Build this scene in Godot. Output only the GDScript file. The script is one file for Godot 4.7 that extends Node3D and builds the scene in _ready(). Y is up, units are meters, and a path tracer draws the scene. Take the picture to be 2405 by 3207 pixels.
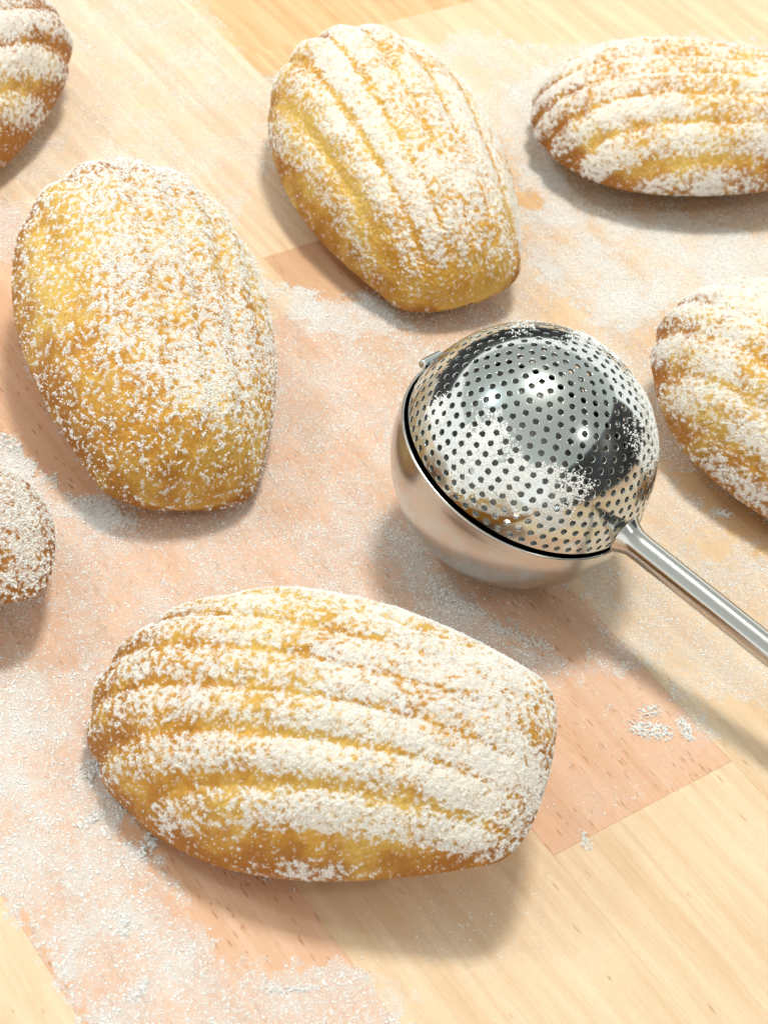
extends Node3D

# A close-up of sugar-dusted madeleines and a ball sifter on a beech worktop. Metres, y up.

const MM := 0.001
var rng := RandomNumberGenerator.new()
var bases: Array[Basis] = []

# ------------------------------------------------------------------ materials
func lin(r: float, g: float, b: float) -> Color:
	return Color(r, g, b).linear_to_srgb()

func mat(c: Color, rough: float, metal := 0.0) -> StandardMaterial3D:
	var m := StandardMaterial3D.new()
	m.albedo_color = c
	m.roughness = rough
	m.metallic = metal
	return m

func glow_mat(c: Color, e: float) -> StandardMaterial3D:
	var m := mat(c, 0.6)
	m.emission_enabled = true
	m.emission = c
	m.emission_energy_multiplier = e
	return m

func noise(sd: int, freq: float, oct := 3) -> FastNoiseLite:
	var n := FastNoiseLite.new()
	n.noise_type = FastNoiseLite.TYPE_SIMPLEX_SMOOTH
	n.seed = sd
	n.frequency = freq
	n.fractal_type = FastNoiseLite.FRACTAL_FBM
	n.fractal_octaves = oct
	return n

# ------------------------------------------------------------------ tree helpers
func tag(o: Node, label: String, category: String, group := "", kind := "") -> void:
	if label: o.set_meta("label", label)
	if category: o.set_meta("category", category)
	if group: o.set_meta("group", group)
	if kind: o.set_meta("kind", kind)

func thing(called: String, label: String, category: String, at := Vector3.ZERO, group := "") -> Node3D:
	var o := Node3D.new()
	o.name = called
	add_child(o, true)
	o.position = at
	tag(o, label, category, group)
	return o

func part(called: String, mesh: Mesh, m: Material, parent: Node, kind := "") -> MeshInstance3D:
	var o := MeshInstance3D.new()
	o.name = called
	o.mesh = mesh
	if m: o.material_override = m
	parent.add_child(o, true)
	if kind: o.set_meta("kind", kind)
	return o

func mesh_of(v: PackedVector3Array, n: PackedVector3Array, idx: PackedInt32Array, col := PackedColorArray(), uv := PackedVector2Array()) -> ArrayMesh:
	var a := []
	a.resize(Mesh.ARRAY_MAX)
	a[Mesh.ARRAY_VERTEX] = v
	a[Mesh.ARRAY_NORMAL] = n
	if col.size(): a[Mesh.ARRAY_COLOR] = col
	if uv.size(): a[Mesh.ARRAY_TEX_UV] = uv
	a[Mesh.ARRAY_INDEX] = idx
	var am := ArrayMesh.new()
	am.add_surface_from_arrays(Mesh.PRIMITIVE_TRIANGLES, a)
	return am

# a profile of (radius, height) turned about y; normals smoothed along the profile except at repeated points
func lathe(p: Array, seg := 64) -> ArrayMesh:
	var v := PackedVector3Array(); var n := PackedVector3Array(); var idx := PackedInt32Array()
	var k := p.size()
	for i in k:
		var a: Vector2 = p[maxi(i - 1, 0)]
		var b: Vector2 = p[mini(i + 1, k - 1)]
		if i > 0 and a.is_equal_approx(p[i]): a = p[i]
		if i < k - 1 and b.is_equal_approx(p[i]): b = p[i]
		var d := (b - a).normalized()
		var nn := Vector2(d.y, -d.x)
		for j in seg + 1:
			var f := TAU * j / seg
			v.append(Vector3(p[i].x * cos(f), p[i].y, p[i].x * sin(f)))
			n.append(Vector3(nn.x * cos(f), nn.y, nn.x * sin(f)).normalized())
	for i in k - 1:
		for j in seg:
			var q := i * (seg + 1) + j
			idx.append_array([q, q + 1, q + seg + 1, q + 1, q + seg + 2, q + seg + 1])
	return mesh_of(v, n, idx)

# a box with chamfered edges, base at y = 0
func block(sx: float, sy: float, sz: float, ch: float) -> ArrayMesh:
	var st := SurfaceTool.new()
	st.begin(Mesh.PRIMITIVE_TRIANGLES)
	st.set_smooth_group(-1)
	var c := Vector3(0, sy / 2, 0)
	var h := Vector3(sx, sy, sz) / 2
	var pts := {}
	for x in [-1, 1]:
		for y in [-1, 1]:
			for z in [-1, 1]:
				var s := Vector3(x, y, z)
				for ax in 3:
					var w := h - Vector3(ch, ch, ch)
					w[ax] = h[ax]
					pts[[x, y, z, ax]] = c + s * w
	var quad := func(a: Vector3, b: Vector3, d: Vector3, e: Vector3):
		if (b - a).cross(d - a).dot((a + b + d + e) / 4 - c) > 0:
			var t := b; b = e; e = t
		for q in [a, b, d, a, d, e]: st.add_vertex(q)
	for ax in 3:
		var u := (ax + 1) % 3
		var w := (ax + 2) % 3
		for s in [-1, 1]:
			var cs := []
			for q in [[-1, -1], [1, -1], [1, 1], [-1, 1]]:
				var k := [0, 0, 0]
				k[ax] = s; k[u] = q[0]; k[w] = q[1]
				cs.append(pts[[k[0], k[1], k[2], ax]])
			quad.call(cs[0], cs[1], cs[2], cs[3])
		for s in [-1, 1]:
			for r in [-1, 1]:
				var k1 := [0, 0, 0]; var k2 := [0, 0, 0]
				k1[u] = s; k1[w] = r; k1[ax] = -1
				k2[u] = s; k2[w] = r; k2[ax] = 1
				quad.call(pts[[k1[0], k1[1], k1[2], u]], pts[[k2[0], k2[1], k2[2], u]], pts[[k2[0], k2[1], k2[2], w]], pts[[k1[0], k1[1], k1[2], w]])
	st.generate_normals()
	return st.commit()

# ------------------------------------------------------------------ wood
func wood_texture(sd: int, streak: float, flecks: int) -> ImageTexture:
	var w := 1280
	var h := 288
	var n1 := noise(sd, 0.035, 4).get_image(24, h, false, false, false)
	n1.convert(Image.FORMAT_L8); n1.resize(w, h, Image.INTERPOLATE_CUBIC)
	var n2 := noise(sd + 7, 0.16, 3).get_image(48, h, false, false, false)
	n2.convert(Image.FORMAT_L8); n2.resize(w, h, Image.INTERPOLATE_CUBIC)
	var n3 := noise(sd + 9, 0.3, 2).get_image(w / 4, h, false, false, false)
	n3.convert(Image.FORMAT_L8); n3.resize(w, h, Image.INTERPOLATE_CUBIC)
	var n4 := noise(sd + 11, 0.012, 3).get_image(w / 4, h, false, false, false)
	n4.convert(Image.FORMAT_L8); n4.resize(w, h, Image.INTERPOLATE_CUBIC)
	var a := n1.get_data(); var b := n2.get_data(); var c := n3.get_data(); var e := n4.get_data()
	var d := PackedByteArray()
	d.resize(w * h * 3)
	for i in w * h:
		var k := (a[i] - 128) * streak * 0.16 + (b[i] - 128) * streak * 0.10 + (c[i] - 128) * 0.05 + (e[i] - 128) * 0.09
		d[i * 3] = clampi(int(242 + k * 0.62), 0, 255)
		d[i * 3 + 1] = clampi(int(240 + k * 1.0), 0, 255)
		d[i * 3 + 2] = clampi(int(238 + k * 1.5), 0, 255)
	var r := RandomNumberGenerator.new()
	r.seed = sd
	for q in flecks:
		var x := r.randi() % w
		var y := r.randi() % (h - 4)
		var len := r.randi_range(5, 17)
		var deep := r.randf_range(0.3, 1.0)
		var slope := r.randf_range(-0.12, 0.12)
		var thick := 2 if r.randf() < 0.6 else 1
		for s in len:
			var env := sin(PI * (s + 0.5) / len) * deep
			for tk in thick:
				var yy := clampi(y + tk + int(s * slope), 0, h - 1)
				var o := (yy * w + (x + s) % w) * 3
				d[o] = int(d[o] * (1.0 - 0.20 * env))
				d[o + 1] = int(d[o + 1] * (1.0 - 0.31 * env))
				d[o + 2] = int(d[o + 2] * (1.0 - 0.38 * env))
	return ImageTexture.create_from_image(Image.create_from_data(w, h, false, Image.FORMAT_RGB8, d))

func stave_mesh(a0: float, a1: float, b0: float, b1: float, shift: Vector2) -> ArrayMesh:
	var ch := 0.00003
	var dp := 0.028
	var v := PackedVector3Array(); var n := PackedVector3Array(); var uv := PackedVector2Array(); var idx := PackedInt32Array()
	var put := func(q: Array, nn: Vector3):
		var s := v.size()
		for p: Vector3 in q:
			v.append(p); n.append(nn)
			uv.append(Vector2((p.x + shift.x) / 0.2, (p.z - b0 + shift.y) / 0.045))
		idx.append_array([s, s + 1, s + 2, s, s + 2, s + 3])
	var g := 0.00001
	a0 += g; a1 -= g; b0 += g; b1 -= g
	var t := [Vector3(a0 + ch, 0, b0 + ch), Vector3(a1 - ch, 0, b0 + ch), Vector3(a1 - ch, 0, b1 - ch), Vector3(a0 + ch, 0, b1 - ch)]
	var m := [Vector3(a0, -ch, b0), Vector3(a1, -ch, b0), Vector3(a1, -ch, b1), Vector3(a0, -ch, b1)]
	put.call(t, Vector3.UP)
	var side := [Vector3(0, 0, -1), Vector3(1, 0, 0), Vector3(0, 0, 1), Vector3(-1, 0, 0)]
	for i in 4:
		var j := (i + 1) % 4
		put.call([m[i], m[j], t[j], t[i]], (side[i] + Vector3.UP).normalized())
		put.call([m[i] - Vector3(0, dp, 0), m[j] - Vector3(0, dp, 0), m[j], m[i]], side[i])
	put.call([m[3] - Vector3(0, dp, 0), m[2] - Vector3(0, dp, 0), m[1] - Vector3(0, dp, 0), m[0] - Vector3(0, dp, 0)], Vector3.DOWN)
	return mesh_of(v, n, idx, PackedColorArray(), uv)

const GRAIN_TURN := -47.0

func make_worktop() -> void:
	var top := Node3D.new()
	top.name = "worktop"
	add_child(top, true)
	top.rotation_degrees.y = GRAIN_TURN
	tag(top, "beech butcher block worktop of glued staves under the pastries", "worktop", "", "structure")
	var tex := [wood_texture(3, 0.75, 60), wood_texture(11, 0.8, 850), wood_texture(23, 1.2, 50)]
	# tone: cream, rose, tan, orange, pale
	var tones := {"c": [lin(0.84, 0.64, 0.43), 0], "r": [lin(0.79, 0.50, 0.33), 1], "t": [lin(0.70, 0.45, 0.28), 1], "o": [lin(0.78, 0.53, 0.29), 2], "p": [lin(0.82, 0.63, 0.43), 2]}
	var made := {}
	for k in tones:
		var m := mat(tones[k][0], 0.5)
		m.albedo_texture = tex[tones[k][1]]
		m.metallic_specular = 0.35
		m.heightmap_enabled = true
		m.heightmap_texture = tex[tones[k][1]]
		m.heightmap_scale = 0.006
		made[k] = m
	# rows across the grain [near edge, far edge, [end joints], tones between them], millimetres
	var rows := [
		[-318, -275, [-620, -300, -40, 300, 620], "cocr"], [-275, -232, [-620, -210, 130, 470], "oct"], [-232, -189, [-620, -330, 20, 330, 620], "rcpo"],
		[-189, -146, [-620, -260, 60, 420], "tcr"], [-146, -103.2, [-620, -380, -150.6, 190, 540], "rocp"], [-103.2, -61, [-620, -260, 45, 330, 620], "covr"],
		[-61, -21.5, [-620, -330, -79.6, 18, 330, 620], "cptco"], [-21.5, 21.3, [-620, -300, -60, 83, 350, 620], "oprcp"], [21.3, 64.3, [-620, -260, 48, 290, 620], "rrcp"],
		[64.3, 107.6, [-620, -190, 210, 560], "crc"], [107.6, 150, [-620, -230, 160, 480], "ocr"], [150, 193, [-620, -320, 20, 350, 620], "rcoc"],
		[193, 236, [-620, -150, 260, 620], "opr"], [236, 279, [-620, -330, 90, 420], "cpr"],
	]
	for r in rows:
		var cuts: Array = r[2]
		for i in cuts.size() - 1:
			var key: String = String(r[3])[i]
			if key == "v": key = "o"
			var o := part("stave", stave_mesh(cuts[i] * MM, cuts[i + 1] * MM, r[0] * MM, r[1] * MM, Vector2(rng.randf(), rng.randf() * 0.002)), made[key], top)
			o.position.y = rng.randf_range(-0.00002, 0.0)

# ------------------------------------------------------------------ sugar grains
func grain_mesh() -> ArrayMesh:
	# a crumb of powder: a lumpy little icosahedron of radius about 1
	var g := (1.0 + sqrt(5.0)) / 2.0
	var p := [Vector3(-1, g, 0), Vector3(1, g, 0), Vector3(-1, -g, 0), Vector3(1, -g, 0), Vector3(0, -1, g), Vector3(0, 1, g), Vector3(0, -1, -g), Vector3(0, 1, -g), Vector3(g, 0, -1), Vector3(g, 0, 1), Vector3(-g, 0, -1), Vector3(-g, 0, 1)]
	var f := [0, 11, 5, 0, 5, 1, 0, 1, 7, 0, 7, 10, 0, 10, 11, 1, 5, 9, 5, 11, 4, 11, 10, 2, 10, 7, 6, 7, 1, 8, 3, 9, 4, 3, 4, 2, 3, 2, 6, 3, 6, 8, 3, 8, 9, 4, 9, 5, 2, 4, 11, 6, 2, 10, 8, 6, 7, 9, 8, 1]
	var r := RandomNumberGenerator.new()
	r.seed = 5
	var v := PackedVector3Array(); var n := PackedVector3Array(); var idx := PackedInt32Array()
	for q: Vector3 in p:
		var u := q.normalized()
		n.append(u)
		v.append(Vector3(u.x * 1.25, u.y * 0.8, u.z) * r.randf_range(0.62, 1.3))
	for i in range(0, f.size(), 3): idx.append_array([f[i], f[i + 2], f[i + 1]])
	return mesh_of(v, n, idx)

var grain: ArrayMesh
var sugar: StandardMaterial3D

func scatter(called: String, buf: PackedFloat32Array, parent: Node) -> MultiMeshInstance3D:
	var mm := MultiMesh.new()
	mm.transform_format = MultiMesh.TRANSFORM_3D
	mm.mesh = grain
	mm.instance_count = buf.size() / 12
	mm.buffer = buf
	var o := MultiMeshInstance3D.new()
	o.name = called
	o.multimesh = mm
	o.material_override = sugar
	parent.add_child(o, true)
	o.set_meta("kind", "stuff")
	return o

func put_flat(buf: PackedFloat32Array, at: int, p: Vector3, size: float) -> void:
	var a := rng.randf() * TAU
	var ca := cos(a) * size
	var sa := sin(a) * size
	buf[at] = ca; buf[at + 1] = 0.0; buf[at + 2] = sa; buf[at + 3] = p.x
	buf[at + 4] = 0.0; buf[at + 5] = size * 0.4; buf[at + 6] = 0.0; buf[at + 7] = p.y
	buf[at + 8] = -sa; buf[at + 9] = 0.0; buf[at + 10] = ca; buf[at + 11] = p.z

func put_grain(buf: PackedFloat32Array, at: int, p: Vector3, size: float) -> void:
	var b := bases[rng.randi() & 127]
	buf[at] = b.x.x * size; buf[at + 1] = b.y.x * size; buf[at + 2] = b.z.x * size; buf[at + 3] = p.x
	buf[at + 4] = b.x.y * size; buf[at + 5] = b.y.y * size; buf[at + 6] = b.z.y * size; buf[at + 7] = p.y
	buf[at + 8] = b.x.z * size; buf[at + 9] = b.y.z * size; buf[at + 10] = b.z.z * size; buf[at + 11] = p.z

# ------------------------------------------------------------------ madeleines
func half_width(s: float, blunt: float, widest: float, tip: float) -> float:
	var a := blunt + (1.0 - blunt) * sin(PI / 2 * clampf(s / widest, 0, 1))
	var b := sqrt(clampf(1.0 - pow(clampf((s - widest) / (1.0 - widest), 0, 1), tip), 0, 1))
	var e := pow(clampf(1.0 - pow(clampf((0.08 - s) / 0.08, 0, 1), 2.8), 0, 1), 0.38)
	return a * b * e

func grid_normals(v: PackedVector3Array, nx: int, ny: int, area: PackedFloat32Array) -> PackedVector3Array:
	var n := PackedVector3Array()
	n.resize(v.size())
	for i in nx:
		var i0 := maxi(i - 1, 0) * ny
		var i1 := mini(i + 1, nx - 1) * ny
		for j in ny:
			var j0 := maxi(j - 1, 0)
			var j1 := mini(j + 1, ny - 1)
			var c := (v[i * ny + j1] - v[i * ny + j0]).cross(v[i1 + j] - v[i0 + j])
			var l := c.length()
			area[i * ny + j] = l
			n[i * ny + j] = c / l if l > 1e-14 else Vector3.UP
	return n

# d: place (x, z), yaw, roll about the length, pitch, scale of length, width, dome and belly, rib depth (mm), sugar cover, grains, mesh steps, seed
func madeleine(d: Dictionary) -> void:
	var sd: int = d.seed
	var root := thing("madeleine", d.label, "madeleine", Vector3(d.x, 0, d.z), "madeleines on the worktop")
	root.rotation.y = d.yaw
	var tilt := Basis(Vector3(0, 0, 1), d.tb) * Basis(Vector3(1, 0, 0), d.ta)
	var full := Basis(Vector3.UP, d.yaw) * tilt
	var up: Vector3 = full.transposed() * Vector3.UP
	var L: float = 0.084 * d.sl
	var W: float = 0.056 * d.sw
	var H: float = 0.021 * d.sh
	var B: float = 0.011 * d.sb
	var ns: int = d.ns
	var nt: int = d.nt
	var nx := ns + 1
	var ny := nt + 1
	var lump := noise(sd, 130.0, 2)
	var pore := noise(sd + 1, 900.0, 2)
	var clump := noise(sd + 5, 620.0, 2)
	var bake := noise(sd + 2, 160.0, 4)
	var fine := noise(sd + 3, 1500.0, 2)
	var patch := noise(sd + 4, 55.0, 3)
	var off := Vector3(sd * 0.37, sd * 0.11, 0)
	var v := PackedVector3Array(); v.resize(nx * ny)
	var rib := PackedFloat32Array(); rib.resize(nx * ny)
	var ss := PackedFloat32Array(); ss.resize(nx)
	var tt := PackedFloat32Array(); tt.resize(ny)
	for i in nx:
		var x := float(i) / ns
		ss[i] = lerpf(x, 0.5 - 0.5 * cos(PI * x), 0.75)
	for j in ny: tt[j] = sin(1.35 * (2.0 * j / nt - 1.0)) / sin(1.35)
	for i in nx:
		var s := ss[i]
		var w := W / 2 * half_width(s, d.blunt, d.widest, d.tip)
		var es := pow(clampf(1.0 - pow(clampf((s - 0.45) / 0.55, 0, 1), 2.6), 0, 1), 0.6) * pow(clampf(1.0 - pow(clampf((d.lip - s) / d.lip, 0, 1), 2.8), 0, 1), 0.62)
		var along := lerpf(0.55, 1.0, smoothstep(0.1, 0.5, s)) * smoothstep(0.0, 0.10, s)
		var shell := smoothstep(0.62, 0.98, s)
		for j in ny:
			var t := tt[j]
			var F := pow(maxf(1.0 - pow(absf(t), 2.3), 0), 0.7)
			var u := (s - 0.5) * L
			var z := t * w
			var ridge := pow(absf(cos(atan2(z, u + 2.1 * L) * 78.0)), 1.2)
			var k: float = d.rib * MM * along * (0.25 + 0.75 * sqrt(es * F))
			var y := H * es * F + k * (ridge - 0.55)
			var grow: float = 1.0 + shell * d.rib * 0.02 * (ridge - 0.5) * absf(t)
			var q := Vector3(u * lerpf(1.0, grow, shell), y, z * grow)
			var c := q + off
			q.y += (lump.get_noise_3dv(c) * 0.0006 + pore.get_noise_3dv(c) * 0.00036) * (1.0 - pow(absf(t), 10.0))
			v[i * ny + j] = q
			rib[i * ny + j] = ridge * along + (1 - along) * 0.5
	var area := PackedFloat32Array(); area.resize(nx * ny)
	var n := grid_normals(v, nx, ny, area)
	# the lower side, on the same rim
	var mt := 36
	var my := mt + 1
	var v2 := PackedVector3Array(); v2.resize(nx * my)
	var low := 1.0
	for i in nx:
		var s := ss[i]
		var eb := clampf(1.0 - pow(2 * s - 1, 2), 0, 1)
		var e0 := v[i * ny]
		var e1 := v[i * ny + nt]
		for j in my:
			var t := 2.0 * j / mt - 1.0
			var q := e0.lerp(e1, (t + 1) / 2)
			var c := q + off
			var edge := 1.0 - pow(absf(t), 6.0)
			q.y += -B * eb * (1 - t * t) + (lump.get_noise_3dv(c * 0.8) * 0.0012 + pore.get_noise_3dv(c) * 0.00025) * edge
			v2[i * my + j] = q
			low = minf(low, q.dot(up))
	var area2 := PackedFloat32Array(); area2.resize(nx * my)
	var n2 := grid_normals(v2, nx, my, area2)
	# colours of the crust, and the film of powder on it
	var cover := PackedFloat32Array(); cover.resize(nx * ny)
	var col := PackedColorArray(); col.resize(nx * ny)
	var gold := Color(0.58, 0.295, 0.042)
	var yellow := Color(0.65, 0.425, 0.105)
	var brown := Color(0.36, 0.145, 0.03)
	var white := Color(0.86, 0.86, 0.82)
	var dens: float = d.cover
	for i in nx:
		var s := ss[i]
		for j in ny:
			var o := i * ny + j
			var q := v[o] + off
			var t := absf(tt[j])
			var f1 := bake.get_noise_3dv(q)
			var p1 := patch.get_noise_3dv(q * 0.7 + Vector3(0, 0.2, 0.1))
			var tan_ := smoothstep(0.12, 0.80, 0.06 + d.toast + f1 * 0.36 + p1 * 0.22 + 0.42 * smoothstep(0.84, 1.0, t) + 0.5 * smoothstep(0.74, 1.0, s) + 0.2 * smoothstep(0.05, 0.0, s) + 0.22 * (0.6 - rib[o]) * smoothstep(0.6, 0.9, s))
			var base := gold.lerp(yellow, clampf(0.30 - f1 * 0.6 - p1 * 1.2 + 0.35 * smoothstep(0.45, 0.75, t), 0, 1)).lerp(brown, tan_)
			var g := fine.get_noise_3dv(q)
			base = base * (1.0 + 0.22 * g)
			var ny_ := n[o].dot(up)
			var c: float = dens * (1.0 - d.bare * maxf(smoothstep(-0.45, -0.75, tt[j]) * smoothstep(1.0, 0.8, s), smoothstep(0.16, 0.05, s))) * (1.0 + d.drift * (0.45 - s)) * smoothstep(d.lo, d.hi, ny_ + 0.12 * patch.get_noise_3dv(q) + d.ribsugar * (rib[o] - 0.45)) * clampf(1.0 + 0.75 * patch.get_noise_3dv(q + Vector3(0.3, 0, 0)), 0.35, 1.3)
			cover[o] = c
			var film := clampf((c * 0.95 - 0.42 + g * 0.6 + clump.get_noise_3dv(q) * d.speck * 0.9) * 1.7, 0, d.film)
			col[o] = base.lerp(white, film)
			v[o] += n[o] * film * 0.00016
	var idx := PackedInt32Array()
	for i in ns:
		for j in nt:
			var q := i * ny + j
			idx.append_array([q, q + ny, q + 1, q + 1, q + ny, q + ny + 1])
	var base_n := v.size()
	v.append_array(v2)
	for k in n2: n.append(-k)
	for i in nx:
		for j in my:
			var f1 := bake.get_noise_3dv(v2[i * my + j] * 1.1 + off)
			var t := absf(2.0 * j / mt - 1.0)
			col.append(gold.lerp(brown, clampf(0.22 + f1 * 0.7, 0, 1)))
	for i in ns:
		for j in mt:
			var q := base_n + i * my + j
			idx.append_array([q, q + 1, q + my, q + 1, q + my + 1, q + my])
	var m := mat(Color.WHITE, 0.72)
	m.vertex_color_use_as_albedo = true
	m.metallic_specular = 0.35
	var cake := part("cake", mesh_of(v, n, idx, col), m, root)
	cake.transform = Transform3D(tilt, Vector3(0, -low - 0.0002, 0))
	# powder on the crust, crumb by crumb
	var want: int = d.grains
	var buf := PackedFloat32Array()
	buf.resize(want * 12)
	var made := 0
	var tries := 0
	var top_area := 0.0
	for o in range(0, nx * ny, 37): top_area = maxf(top_area, area[o])
	top_area *= 0.75
	while made < want and tries < want * 14:
		tries += 1
		var i := rng.randi() % (nx - 1)
		var j := rng.randi() % (ny - 1)
		var o := i * ny + j
		if rng.randf() * top_area > area[o]: continue
		var c := cover[o]
		var g := clump.get_noise_3dv(v[o] + off)
		if rng.randf() > clampf((c - 0.32 + g * d.speck) * 1.7, 0.02 if n[o].dot(up) > -0.1 else 0.0, 1.0): continue
		var p: Vector3 = v[o] + (v[o + 1] - v[o]) * rng.randf() + (v[o + ny] - v[o]) * rng.randf()
		var size: float = (0.055 + 0.10 * pow(rng.randf(), 2.4)) * MM * d.crumb
		put_grain(buf, made * 12, p + n[o] * (size * rng.randf_range(0.1, 0.9)), size)
		made += 1
	buf.resize(made * 12)
	var dust := scatter("sugar_dusting", buf, root)
	dust.transform = cake.transform

# ------------------------------------------------------------------ sugar on the worktop
func make_table_sugar() -> void:
	var regions := [
		[0.34, "-212,-15 -192,-67 -134,-60 -99,-36 -105,-22 -131,-18 -120,12 -127,27"],
		[0.012, "84,-42 138,9 104,66 90,59 83,64 74,65 63,63 63,47 69,15 78,13 76,1 75,-26 67,-26 72,-34"],
		[0.15, "53,-3 57,-26 72,-20 80,-22 81,15 69,15"],
		[0.16, "77,47 81,25 94,31 96,45 87,54"],
		[0.5, "84,99 73,89 76,78 83,64 91,59 104,64"],
		[0.66, "-2,90 7,71 32,83 39,84 48,84 60,83 70,82 89,90 79,108 50,106 34,108"],
		[0.015, "34,108 50,106 80,107 69,126"],
		[0.015, "39,82 43,79 52,76 64,63 74,64 82,65 75,78 69,81 61,82 53,80 49,82 43,84"],
		[0.02, "-106,38 -100,29 -72,42 -53,45 -31,46 -32,52 -40,55 -51,55 -57,62"],
		[0.92, "-57,63 -53,58 -47,56 -39,55 -31,51 -26,46 -22,44 -21,51 -28,56 -33,60 -48,67"],
		[0.012, "-80,-20 -82,-26 -97,-37 -97,-42 -55,-41 -59,-36 -61,-28 -67,-23 -73,-20"],
		[0.12, "-103,-35 -109,-45 -89,-37 -81,-25 -80,-20 -95,-23"],
		[0.9, "-73,-19 -68,-23 -61,-28 -59,-37 -50,-41 -45,-40 -48,-25 -57,-18 -67,-17"],
		[0.012, "-192,-67 -133,-250 -94,-213 -113,-185 -124,-143 -140,-124 -136,-105 -141,-71 -143,-61"],
		[0.78, "-107,-110 -116,-126 -120,-156 -90,-113 -71,-109 -58,-120 -25,-147 -12,-134 -27,-102 -19,-88 -29,-79 -53,-78 -81,-96"],
		[0.04, "-76,-93 -75,-98 -69,-95 -69,-89 -71,-86"],
		[0.04, "36,-53 35,-59 42,-60 45,-56 41,-53"],
		[0.12, "16,-63 20,-68 44,-73 50,-67 39,-63"],
		[0.2, "21,4 33,-24 43,-23 49,-10 37,0"],
		[0.62, "3,0 19,-1 33,-5 42,-3 37,5 22,10"],
	]
	var polys := []
	for r in regions:
		var pts := PackedVector2Array()
		for w in String(r[1]).split(" "):
			var xy := w.split(",")
			pts.append(Vector2(float(xy[0]), float(xy[1])))
		polys.append([r[0], pts])
	var x0 := -235.0
	var z0 := -255.0
	var cell := 1.0
	var gx := 385
	var gz := 400
	var grid := PackedFloat32Array()
	grid.resize(gx * gz)
	grid.fill(0.44)
	for pl in polys:
		var box := Rect2(pl[1][0], Vector2.ZERO)
		for p: Vector2 in pl[1]: box = box.expand(p)
		for iz in range(maxi(int(box.position.y - z0), 0), mini(int(box.end.y - z0) + 1, gz)):
			for ix in range(maxi(int(box.position.x - x0), 0), mini(int(box.end.x - x0) + 1, gx)):
				if Geometry2D.is_point_in_polygon(Vector2(x0 + ix, z0 + iz), pl[1]): grid[iz * gx + ix] = pl[0]
	var broad := noise(71, 0.06, 3)
	var mid := noise(72, 0.35, 3)
	var tiny := noise(73, 0.95, 3)
	var warp := noise(74, 0.22, 3)
	var want := 620000
	var buf := PackedFloat32Array()
	buf.resize((want + 30000) * 12)
	var made := 0
	var tries := 0
	while made < want and tries < 1800000:
		tries += 1
		var x := rng.randf_range(-215, 145)
		var z := rng.randf_range(-245, 135)
		# only what lies within the photographed stretch of worktop and a margin round it
		var wx := x * 0.682 - z * 0.731
		var wz := x * 0.731 + z * 0.682
		var half := lerpf(0.085, 0.128, clampf((0.12 - wz * MM) / 0.33, 0, 1)) * 1000
		if absf(wx + (wz - 0.0) * -0.12 + 4) > half + 18 or wz < -245 or wz > 140: continue
		var jx := x + warp.get_noise_2d(x, z) * 4.0 + rng.randfn(0, 0.6)
		var jz := z + warp.get_noise_2d(x + 300, z) * 4.0 + rng.randfn(0, 0.6)
		var ix := clampi(int(jx - x0), 0, gx - 1)
		var iz := clampi(int(jz - z0), 0, gz - 1)
		var d := grid[iz * gx + ix]
		var k := d * (1.0 + broad.get_noise_2d(x, z) * 0.9) + (mid.get_noise_2d(x, z) * 0.55 + tiny.get_noise_2d(x, z) * 1.6) * sqrt(d) * 0.8 - 0.12 * (1.0 - d)
		if rng.randf() > k * 1.1 - 0.19: continue
		var size := 0.06 + 0.055 * rng.randf()
		if rng.randf() < 0.12: size = 0.14 + 0.12 * rng.randf() * minf(1.0, d * 1.6)
		var h := maxf(k - 0.5, 0) * 0.25 * rng.randf()
		put_flat(buf, made * 12, Vector3(x, size * 0.3 + h, z) * MM, size * MM)
		made += 1
	# small heaps where a clot of powder fell [from, to, spread, grains], millimetres
	for q in [[68, -10, 72, -15, 1.6, 1900], [71, -19, 75, -18, 1.0, 900], [66, -14, 67, -17, 1.2, 500], [42, 74, 45, 79, 0.9, 1300], [45, 79, 48, 84, 1.2, 900], [38, 90, 37, 86, 0.8, 700], [82, 14, 85, 15, 0.8, 450], [-53, 58, -48, 57, 1.6, 1200], [32, -63, 34, -65, 1.1, 700], [-20, 46, -30, 52, 2.0, 900], [57, 92, 60, 94, 0.9, 400], [69, 95, 71, 99, 0.8, 350], [80, 80, 84, 72, 0.7, 350], [26, 78, 30, 84, 1.3, 700], [20, 3, 31, 1, 1.8, 600], [35, -1, 45, -8, 1.4, 600]]:
		for k in int(q[5]) * 2:
			var f := rng.randf()
			var px := lerpf(q[0], q[2], f) + rng.randfn(0, 0.5) * float(q[4])
			var pz := lerpf(q[1], q[3], f) + rng.randfn(0, 0.5) * float(q[4])
			var keep := mid.get_noise_2d(px * 2.6, pz * 2.6)
			if keep < -0.08: continue
			var size := 0.06 + 0.07 * rng.randf()
			put_flat(buf, made * 12, Vector3(px, size * 0.4 + sqrt(rng.randf()) * 0.5 * minf(0.1 + keep * 2.0, 1.0), pz) * MM, size * MM)
			made += 1
	buf.resize(made * 12)
	var o := thing("powdered_sugar", "white powdered sugar sprinkled over the wooden worktop", "sugar")
	o.rotation_degrees.y = GRAIN_TURN
	o.set_meta("kind", "stuff")
	scatter("crumbs", buf, o)
	# the finest dust lies as a broken film under the crumbs
	var px := 0.4
	var w := int(380 / px)
	var hgt := int(395 / px)
	var bytes := PackedByteArray()
	bytes.resize(w * hgt * 4)
	bytes.fill(255)
	var at := 3
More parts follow.
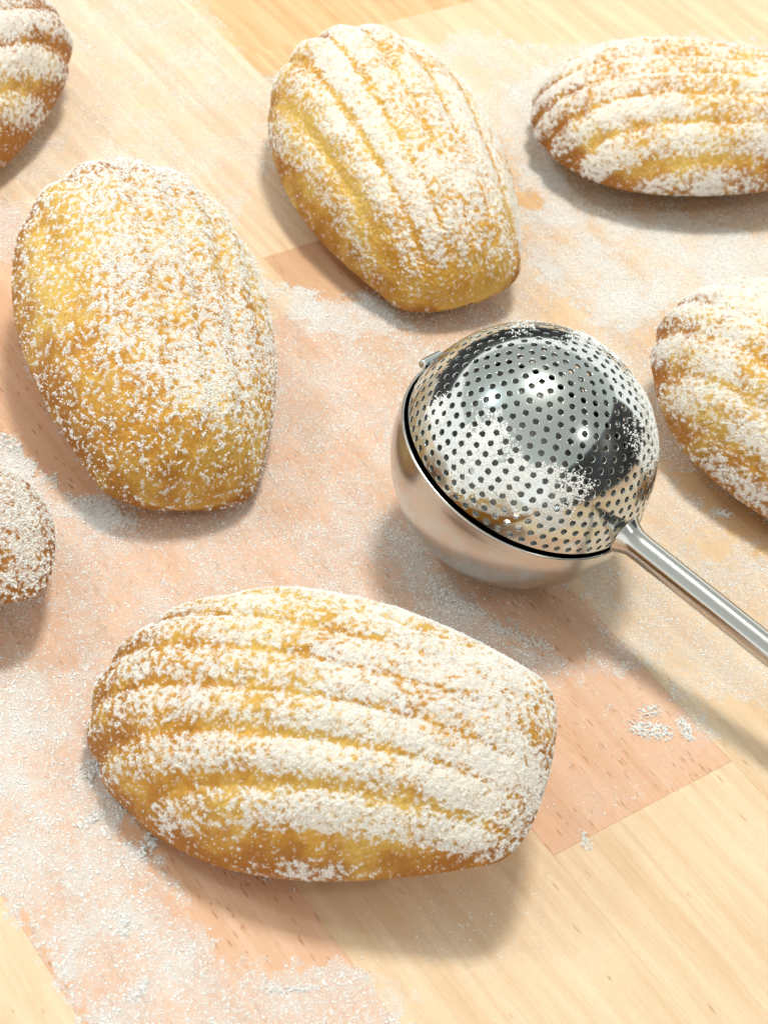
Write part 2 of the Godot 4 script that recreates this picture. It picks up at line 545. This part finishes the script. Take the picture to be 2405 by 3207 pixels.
	for iy in hgt:
		var z := z0 + 2 + iy * px
		for ix in w:
			var x := x0 + 2 + ix * px
			var jx := x + warp.get_noise_2d(x, z) * 4.0 + rng.randfn(0, 0.5)
			var jz := z + warp.get_noise_2d(x + 300, z) * 4.0 + rng.randfn(0, 0.5)
			var d := grid[clampi(int(jz - z0), 0, gz - 1) * gx + clampi(int(jx - x0), 0, gx - 1)]
			var k := d * (0.95 + broad.get_noise_2d(x, z) * 0.7) + (mid.get_noise_2d(x, z) * 0.3 + tiny.get_noise_2d(x, z) * 0.45) * sqrt(d) * 0.7
			bytes[at] = int(clampf((k - 0.05) * 0.70, 0, 0.8) * 255)
			at += 4
	var film := mat(lin(0.90, 0.91, 0.89), 0.9)
	film.metallic_specular = 0.2
	film.albedo_texture = ImageTexture.create_from_image(Image.create_from_data(w, hgt, false, Image.FORMAT_RGBA8, bytes))
	film.transparency = BaseMaterial3D.TRANSPARENCY_ALPHA
	film.texture_repeat = false
	var a0 := Vector3(x0 + 2, 0.02, z0 + 2) * MM
	var ax := Vector3(w * px * MM, 0, 0)
	var az := Vector3(0, 0, hgt * px * MM)
	part("dust_film", mesh_of(PackedVector3Array([a0, a0 + ax, a0 + ax + az, a0 + az]), PackedVector3Array([Vector3.UP, Vector3.UP, Vector3.UP, Vector3.UP]), PackedInt32Array([0, 1, 2, 0, 2, 3]), PackedColorArray(), PackedVector2Array([Vector2(0, 0), Vector2(1, 0), Vector2(1, 1), Vector2(0, 1)])), film, o, "stuff")

# ------------------------------------------------------------------ the ball sifter
const BALL_R := 0.02568
const DOME_R := 0.02498
const ROW := 0.0835
const PITCH := 0.0965
const HOLE := 0.0228

func dome_mesh() -> ArrayMesh:
	var v := PackedVector3Array(); var n := PackedVector3Array(); var idx := PackedInt32Array()
	var dir := func(th: float, ph: float) -> Vector3: return Vector3(sin(th) * cos(ph), cos(th), sin(th) * sin(ph))
	var m := 20
	for row in 19:
		var th := row * ROW
		var cells := maxi(1, int(round(TAU * sin(th) / PITCH)))
		for ci in cells:
			var ph := (ci + 0.5 * (row % 2)) * TAU / cells
			var mid: Vector3 = dir.call(th, ph)
			var ex := Vector3(cos(th) * cos(ph), -sin(th), cos(th) * sin(ph))
			var ez := Vector3(-sin(ph), 0, cos(ph))
			var s := v.size()
			var rings := [[1.0, 1.0], [1.2, 1.0], [1.06, 0.9985], [1.0, 0.9955], [1.0, 0.978]]
			for ri in 5:
				for k in m:
					var a := TAU * (k + 0.5) / m
					var p: Vector3
					var nn: Vector3
					if ri == 0:
						var ca := cos(a); var sa := sin(a)
						if row == 0:
							p = dir.call(ROW / 2, a)
						else:
							var q := 1.0 / maxf(absf(ca), absf(sa))
							p = dir.call(th + ca * q * ROW / 2, ph + sa * q * PI / cells)
						nn = p
						p *= DOME_R
					else:
						var r: float = HOLE * rings[ri][0]
						var rad := ex * cos(a) + ez * sin(a)
						p = (mid + rad * tan(r)).normalized() * DOME_R * float(rings[ri][1])
						nn = p.normalized()
						if ri == 2: nn = (nn - rad * 0.7).normalized()
						if ri >= 3: nn = -rad
					v.append(p); n.append(nn)
			for ri in 4:
				for k in m:
					var a := s + ri * m + k
					var b := s + ri * m + (k + 1) % m
					idx.append_array([a, b, a + m, b, b + m, a + m])
	# plain band below the holes
	var t0 := 18.5 * ROW
	var seg := 120
	for k in 7:
		var th := lerpf(t0, PI / 2 + 0.10, k / 6.0)
		for j in seg + 1:
			var p: Vector3 = dir.call(minf(th, PI / 2), TAU * j / seg)
			n.append(p)
			v.append(p * DOME_R - Vector3(0, maxf(th - PI / 2, 0) * DOME_R, 0))
	var s0 := v.size() - 7 * (seg + 1)
	for k in 6:
		for j in seg:
			var q := s0 + k * (seg + 1) + j
			idx.append_array([q, q + 1, q + seg + 1, q + 1, q + seg + 2, q + seg + 1])
	return mesh_of(v, n, idx)

func make_sifter() -> void:
	var c := Vector3(0.02414, BALL_R, 0.00305)
	var up := Vector3(0.2587, 0.966, 0.0).normalized()
	var grip := Vector3(0.834, -0.096, 0.543)
	var root := thing("sugar_sifter", "round stainless steel ball sifter with perforated dome and long rod handle", "sifter", Vector3(c.x, 0, c.z))
	var side := (grip - up * grip.dot(up)).normalized()
	var tilt := Basis(side, up, side.cross(up))
	var at := Vector3(0, BALL_R, 0)
	var steel := mat(lin(0.62, 0.66, 0.65), 0.10, 1.0)
	var satin := mat(lin(0.60, 0.59, 0.56), 0.24, 1.0)
	var rod := mat(lin(0.58, 0.59, 0.57), 0.16, 1.0)
	var rodn := NoiseTexture2D.new()
	rodn.width = 256; rodn.height = 256; rodn.seamless = true
	rodn.noise = noise(90, 0.02, 3)
	satin.roughness_texture = rodn
	satin.roughness = 0.62
	# lower bowl
	var p := []
	for k in 33:
		p.append(Vector2(BALL_R * sin(k * PI / 64), -BALL_R * cos(k * PI / 64)))
	p.append(Vector2(BALL_R + 0.00012, 0.0003)); p.append(Vector2(BALL_R + 0.00005, 0.0006)); p.append(Vector2(BALL_R - 0.0003, 0.00072)); p.append(Vector2(BALL_R - 0.00052, 0.0005))
	var bowl := part("bowl", lathe(p, 128), satin, root)
	bowl.transform = Transform3D(tilt, at)
	p = [Vector2(BALL_R - 0.00052, 0.0005)]
	for k in 33:
		var a := (32 - k) * PI / 64
		p.append(Vector2((BALL_R - 0.0006) * sin(a), -(BALL_R - 0.0006) * cos(a)))
	var lining := part("bowl_inside", lathe(p, 96), satin, bowl)
	lining.name = "bowl_inside"
	# perforated lid
	var lid := part("perforated_dome", dome_mesh(), steel, root)
	var lid_t := Transform3D(tilt, at + up * 0.0009 + side * 0.0001)
	lid.transform = lid_t
	# handle
	var hdir := grip.normalized()
	var x := hdir.cross(Vector3.UP).normalized()
	var hb := Basis(x, hdir, x.cross(hdir))
	var r := 0.0027
	var hp := [Vector2(0.0, 0.0235), Vector2(0.0043, 0.0245), Vector2(0.0040, 0.0252), Vector2(0.0033, 0.0262), Vector2(r + 0.0001, 0.0275), Vector2(r, 0.0292), Vector2(r, 0.06), Vector2(r, 0.12), Vector2(r, 0.20), Vector2(r * 0.95, 0.2350), Vector2(r * 0.7, 0.2365), Vector2(0.0, 0.2372)]
	var rodpart := part("handle", lathe(hp, 48), rod, root)
	rodpart.transform = Transform3D(hb, at)
	# hinge opposite the handle, latch beside it
	var hinge := part("hinge", lathe([Vector2(0, -0.0030), Vector2(0.0008, -0.0030), Vector2(0.0010, -0.0027), Vector2(0.0010, 0.0027), Vector2(0.0008, 0.0030), Vector2(0, 0.0030)], 24), steel, root)
	hinge.transform = Transform3D(tilt * Basis(Vector3(1, 0, 0), PI / 2), at - side * (BALL_R + 0.0006) + up * 0.0009)
	var latch := part("latch", block(0.0022, 0.0012, 0.0036, 0.0003), mat(lin(0.10, 0.10, 0.10), 0.3, 1.0), root)
	latch.transform = Transform3D(tilt, at + side * (BALL_R - 0.0007) + up * 0.0007)
	# powder left on the dome
	var soft := noise(81, 90.0, 3)
	var fine := noise(82, 800.0, 2)
	var want := 62000
	var buf := PackedFloat32Array()
	buf.resize(want * 12)
	var made := 0
	var tries := 0
	var lobes := [
		[Vector3(-0.58, 0.38, 0.72), 0.80, 0.94, 1.0], [Vector3(-0.30, 0.33, 0.89), 0.88, 0.975, 0.8], [Vector3(0.05, 0.36, 0.93), 0.93, 0.99, 0.7],
		[Vector3(0.29, 0.42, 0.86), 0.94, 0.99, 0.5], [Vector3(0.62, 0.66, -0.42), 0.80, 0.98, 0.5], [Vector3(0.80, 0.56, 0.05), 0.86, 0.98, 0.5], [Vector3(0.04, 0.91, -0.41), 0.84, 0.97, 0.25],
	]
	while made < want and tries < 700000:
		tries += 1
		var q := Vector3(rng.randfn(), rng.randfn(), rng.randfn()).normalized()
		if q.y < 0.22 + 0.25 * soft.get_noise_3dv(q * 0.02) + 0.1 * fine.get_noise_3dv(q * 0.02): continue
		var w := tilt * q
		var heavy := 0.0
		for lobe: Array in lobes: heavy += smoothstep(lobe[1], lobe[2], w.dot(lobe[0])) * float(lobe[3])
		heavy = minf(heavy, 1.15)
		var k := heavy * (0.70 + soft.get_noise_3dv(q * 0.025) * 1.6) + fine.get_noise_3dv(q * 0.025) * 0.9 * minf(heavy, 1.0) - 0.22
		if rng.randf() > k: continue
		# nothing hangs over a hole
		var th := acos(q.y)
		var row := int(round(th / ROW))
		if row <= 18:
			var cells := maxi(1, int(round(TAU * sin(row * ROW) / PITCH)))
			var ph := atan2(q.z, q.x) / TAU * cells - 0.5 * (row % 2)
			var dp: float = (ph - round(ph)) * TAU / cells * sin(th)
			var dt := th - row * ROW
			if dp * dp + dt * dt < HOLE * HOLE * 1.1: continue
		var size := (0.065 + 0.11 * rng.randf() * rng.randf()) * MM
		put_grain(buf, made * 12, q * (DOME_R + size * 0.5), size)
		made += 1
	buf.resize(made * 12)
	var dust := scatter("sugar_dusting", buf, root)
	dust.transform = lid_t

# ------------------------------------------------------------------ lamps and what the steel mirrors
func unseen_lamp(label: String, at: Vector3, radius: float, c: Color, energy: float, glow: float) -> void:  # a round lamp above the table, out of view
	var o := thing("unseen_lamp", label, "lamp", at)
	part("lamp_ring", lathe([Vector2(radius + 0.02, 0.06), Vector2(radius + 0.02, 0.005), Vector2(radius + 0.016, 0.0), Vector2(radius + 0.004, 0.0), Vector2(radius + 0.002, 0.004), Vector2(radius + 0.002, 0.06)], 48), mat(lin(0.7, 0.7, 0.7), 0.4), o)
	var pr := []
	for k in 9:
		var a := k * PI / 16
		pr.append(Vector2(radius * sin(a), -0.035 * cos(a) + 0.02))
	pr.append(Vector2(radius, 0.05)); pr.append(Vector2(0, 0.05))
	part("lamp_glass", lathe(pr, 48), glow_mat(c, glow), o)
	var l := OmniLight3D.new()
	l.name = "lamp_light"
	o.add_child(l)
	l.position.y = 0.01
	l.light_color = c
	l.light_energy = energy
	l.light_size = radius
	l.omni_range = 8.0
	l.omni_attenuation = 2.0
	l.shadow_enabled = true

func unseen_dark_standin(label: String, at: Vector3, turn: float, w: float, h: float, c: Color) -> void:  # built like a cabinet; stands in for unseen dark things the dome mirrors
	var o := thing("unseen_dark_standin", label, "unseen_dark_standin", at)
	o.rotation.y = turn
	part("standin_body", block(w, h, 0.5, 0.004), mat(c, 0.5), o)
	for s in [-1, 1]:
		var standin_front := part("standin_front", block(w / 2 - 0.006, h - 0.01, 0.02, 0.003), mat(c, 0.35), o)
		standin_front.position = Vector3(s * w / 4, 0.005, 0.262)
		var knob := part("handle", block(0.012, 0.16, 0.02, 0.003), mat(lin(0.5, 0.5, 0.5), 0.3, 1.0), standin_front)
		knob.position = Vector3(-s * (w / 4 - 0.04), h * 0.45, 0.022)

# ------------------------------------------------------------------ the scene
func _ready() -> void:
	rng.seed = 4711
	# camera
	var pitch := deg_to_rad(44.8)
	var roll := deg_to_rad(11.5)
	var u0 := Vector3(0, cos(pitch), -sin(pitch))
	var back := Vector3(0, sin(pitch), cos(pitch))
	var cam := Camera3D.new()
	cam.name = "camera"
	add_child(cam)
	cam.transform = Transform3D(Basis(Vector3.RIGHT * cos(roll) + u0 * sin(roll), u0 * cos(roll) - Vector3.RIGHT * sin(roll), back), back * 0.40)
	var lens := CameraAttributesPhysical.new()
	lens.frustum_focal_length = 46.4
	lens.frustum_focus_distance = 0.372
	lens.exposure_aperture = 26.0
	cam.attributes = lens
	cam.fov = 29.0
	cam.near = 0.01
	cam.far = 30.0
	cam.current = true
	# the room's own soft light
	var env := Environment.new()
	env.background_mode = Environment.BG_COLOR
	env.background_color = lin(0.87, 0.855, 0.82)
	env.background_energy_multiplier = 1.2
	env.tonemap_mode = Environment.TONE_MAPPER_LINEAR
	env.tonemap_exposure = 1.29
	env.sdfgi_enabled = true
	env.ssao_enabled = true
	env.ssil_enabled = true
	var we := WorldEnvironment.new()
	we.name = "surroundings"
	we.environment = env
	add_child(we)
	# lamps out of view, placed to light the table and put highlights on the dome
	unseen_lamp("unseen warm round lamp straight above the sifter", Vector3(-0.02, 1.30, -0.33), 0.12, lin(1.0, 0.955, 0.87), 0.95, 3.0)
	unseen_lamp("unseen cool light source off to the left, built as a round lamp", Vector3(-0.95, 1.30, -0.05), 0.12, lin(0.78, 0.92, 1.0), 0.36, 3.0)  # round lamp stands in for a dim bluish source out of view
	unseen_lamp("unseen small white lamp off to the right", Vector3(1.15, 1.30, 0.40), 0.06, lin(1.0, 0.97, 0.92), 0.22, 3.0)  # out of view, placed to put a small glint on the dome
	# materials and shapes used everywhere
	for k in 128:
		bases.append(Basis(Quaternion(rng.randfn(), rng.randfn(), rng.randfn(), rng.randfn()).normalized()))
	grain = grain_mesh()
	sugar = mat(lin(0.94, 0.945, 0.93), 0.9)
	sugar.metallic_specular = 0.2
	# setting
	make_worktop()
	var unseen_ceiling := part("unseen_ceiling", block(5.0, 0.1, 5.0, 0.01), mat(lin(0.58, 0.62, 0.61), 0.9), self, "structure")  # out of view, its grey chosen for the reflection in the dome
	unseen_ceiling.position.y = 1.33
	# pastries
	var common := {"rib": 1.5, "bare": 0.0, "toast": 0.0, "drift": 0.0, "lip": 0.36, "film": 0.72, "speck": 1.0, "cover": 0.9, "lo": 0.10, "hi": 0.82, "ribsugar": 0.75, "grains": 40000, "ns": 300, "nt": 220, "crumb": 1.0}
	var list := [
		{"label": "nearest madeleine, lying sideways with broad white sugar stripes", "seed": 101, "x": -0.0039, "z": 0.0707, "yaw": 2.9869, "ta": -0.2352, "tb": -0.2403, "sl": 0.976, "sw": 0.9675, "sh": 1.0172, "sb": 1.0344, "blunt": 0.5675, "widest": 0.5475, "tip": 1.8375, "ns": 360, "nt": 260, "grains": 54000, "toast": 0.14, "drift": 0.8, "rib": 1.5, "ribsugar": 1.1, "lip": 0.55, "cover": 0.84},
		{"label": "madeleine left of the sifter, evenly speckled, smooth yellow end towards the viewer", "seed": 102, "x": -0.0551, "z": -0.0245, "yaw": 1.963, "ta": 0.175, "tb": 0.187, "sl": 1.0563, "sw": 0.9791, "sh": 0.9862, "sb": 1.0393, "blunt": 0.4983, "widest": 0.5234, "tip": 2.1987, "rib": 1.4, "bare": 0.75, "ribsugar": 0.3, "cover": 0.78, "grains": 44000, "crumb": 1.3, "toast": 0.17, "film": 0.55, "speck": 1.6, "lip": 0.24},
		{"label": "madeleine behind the sifter with lengthwise white ridges", "seed": 103, "x": -0.0136, "z": -0.0991, "yaw": 2.1281, "ta": -0.1621, "tb": 0.1612, "sl": 1.0256, "sw": 0.941, "sh": 0.9515, "sb": 1.0455, "blunt": 0.4919, "widest": 0.5239, "tip": 2.0902, "toast": 0.0, "bare": 0.35, "rib": 1.6, "ribsugar": 1.15},
		{"label": "madeleine at the back right corner, cut off by the frame, striped white and gold", "seed": 104, "x": 0.0557, "z": -0.1439, "yaw": 3.2691, "ta": -0.006, "tb": -0.057, "sl": 0.9456, "sw": 0.9944, "sh": 0.9473, "sb": 0.9051, "blunt": 0.473, "widest": 0.6222, "tip": 2.2411, "toast": 0.10, "cover": 0.88, "rib": 1.4, "ribsugar": 1.0},
		{"label": "madeleine right of the sifter, half out of frame, scalloped end pointing left", "seed": 105, "x": 0.0861, "z": -0.0392, "yaw": 2.4342, "ta": -0.1443, "tb": 0.1138, "sl": 0.9798, "sw": 1.016, "sh": 0.9973, "sb": 0.96, "blunt": 0.4846, "widest": 0.6064, "tip": 1.5774, "rib": 1.2, "toast": 0.2, "ribsugar": 0.6, "lo": -0.1, "cover": 1.0, "grains": 44000},
		{"label": "madeleine at the back left corner, only its ribbed edge in view", "seed": 106, "x": -0.1258, "z": -0.0931, "yaw": 1.0086, "ta": 0.1752, "tb": 0.0788, "sl": 1.0458, "sw": 1.0385, "sh": 1.0089, "sb": 0.8737, "blunt": 0.4962, "widest": 0.4913, "tip": 1.3, "toast": 0.42, "ribsugar": 0.9},
		{"label": "madeleine at the left edge below the speckled one, only its thickly sugared tip in view", "seed": 107, "x": -0.0996, "z": 0.0468, "yaw": 3.3529, "ta": 0.2163, "tb": 0.0337, "sl": 1.013, "sw": 0.9609, "sh": 0.8385, "sb": 0.9908, "blunt": 0.5192, "widest": 0.6322, "tip": 2.199, "rib": 0.6, "cover": 1.05, "lo": -0.1, "crumb": 1.35, "film": 0.55, "speck": 1.5, "toast": 0.7, "ribsugar": 0.05},
	]
	for d: Dictionary in list:
		d.merge(common)
		madeleine(d)
	make_sifter()
	make_table_sugar()
	# dark blocks out of view, placed to darken the reflections in the ball
	unseen_dark_standin("unseen tall dark block off to the right, standing in for a dark figure mirrored in the ball", Vector3(1.40, -0.9, 0.40), -PI / 2 - 0.2, 2.9, 1.75, lin(0.02, 0.02, 0.022))  # stand-in for a dark figure, widened to darken the right of the dome
	unseen_dark_standin("unseen tall dark block behind to the left, placed to darken the reflection in the ball", Vector3(-0.95, -0.9, -1.75), 0.5, 2.8, 1.55, lin(0.02, 0.02, 0.022))
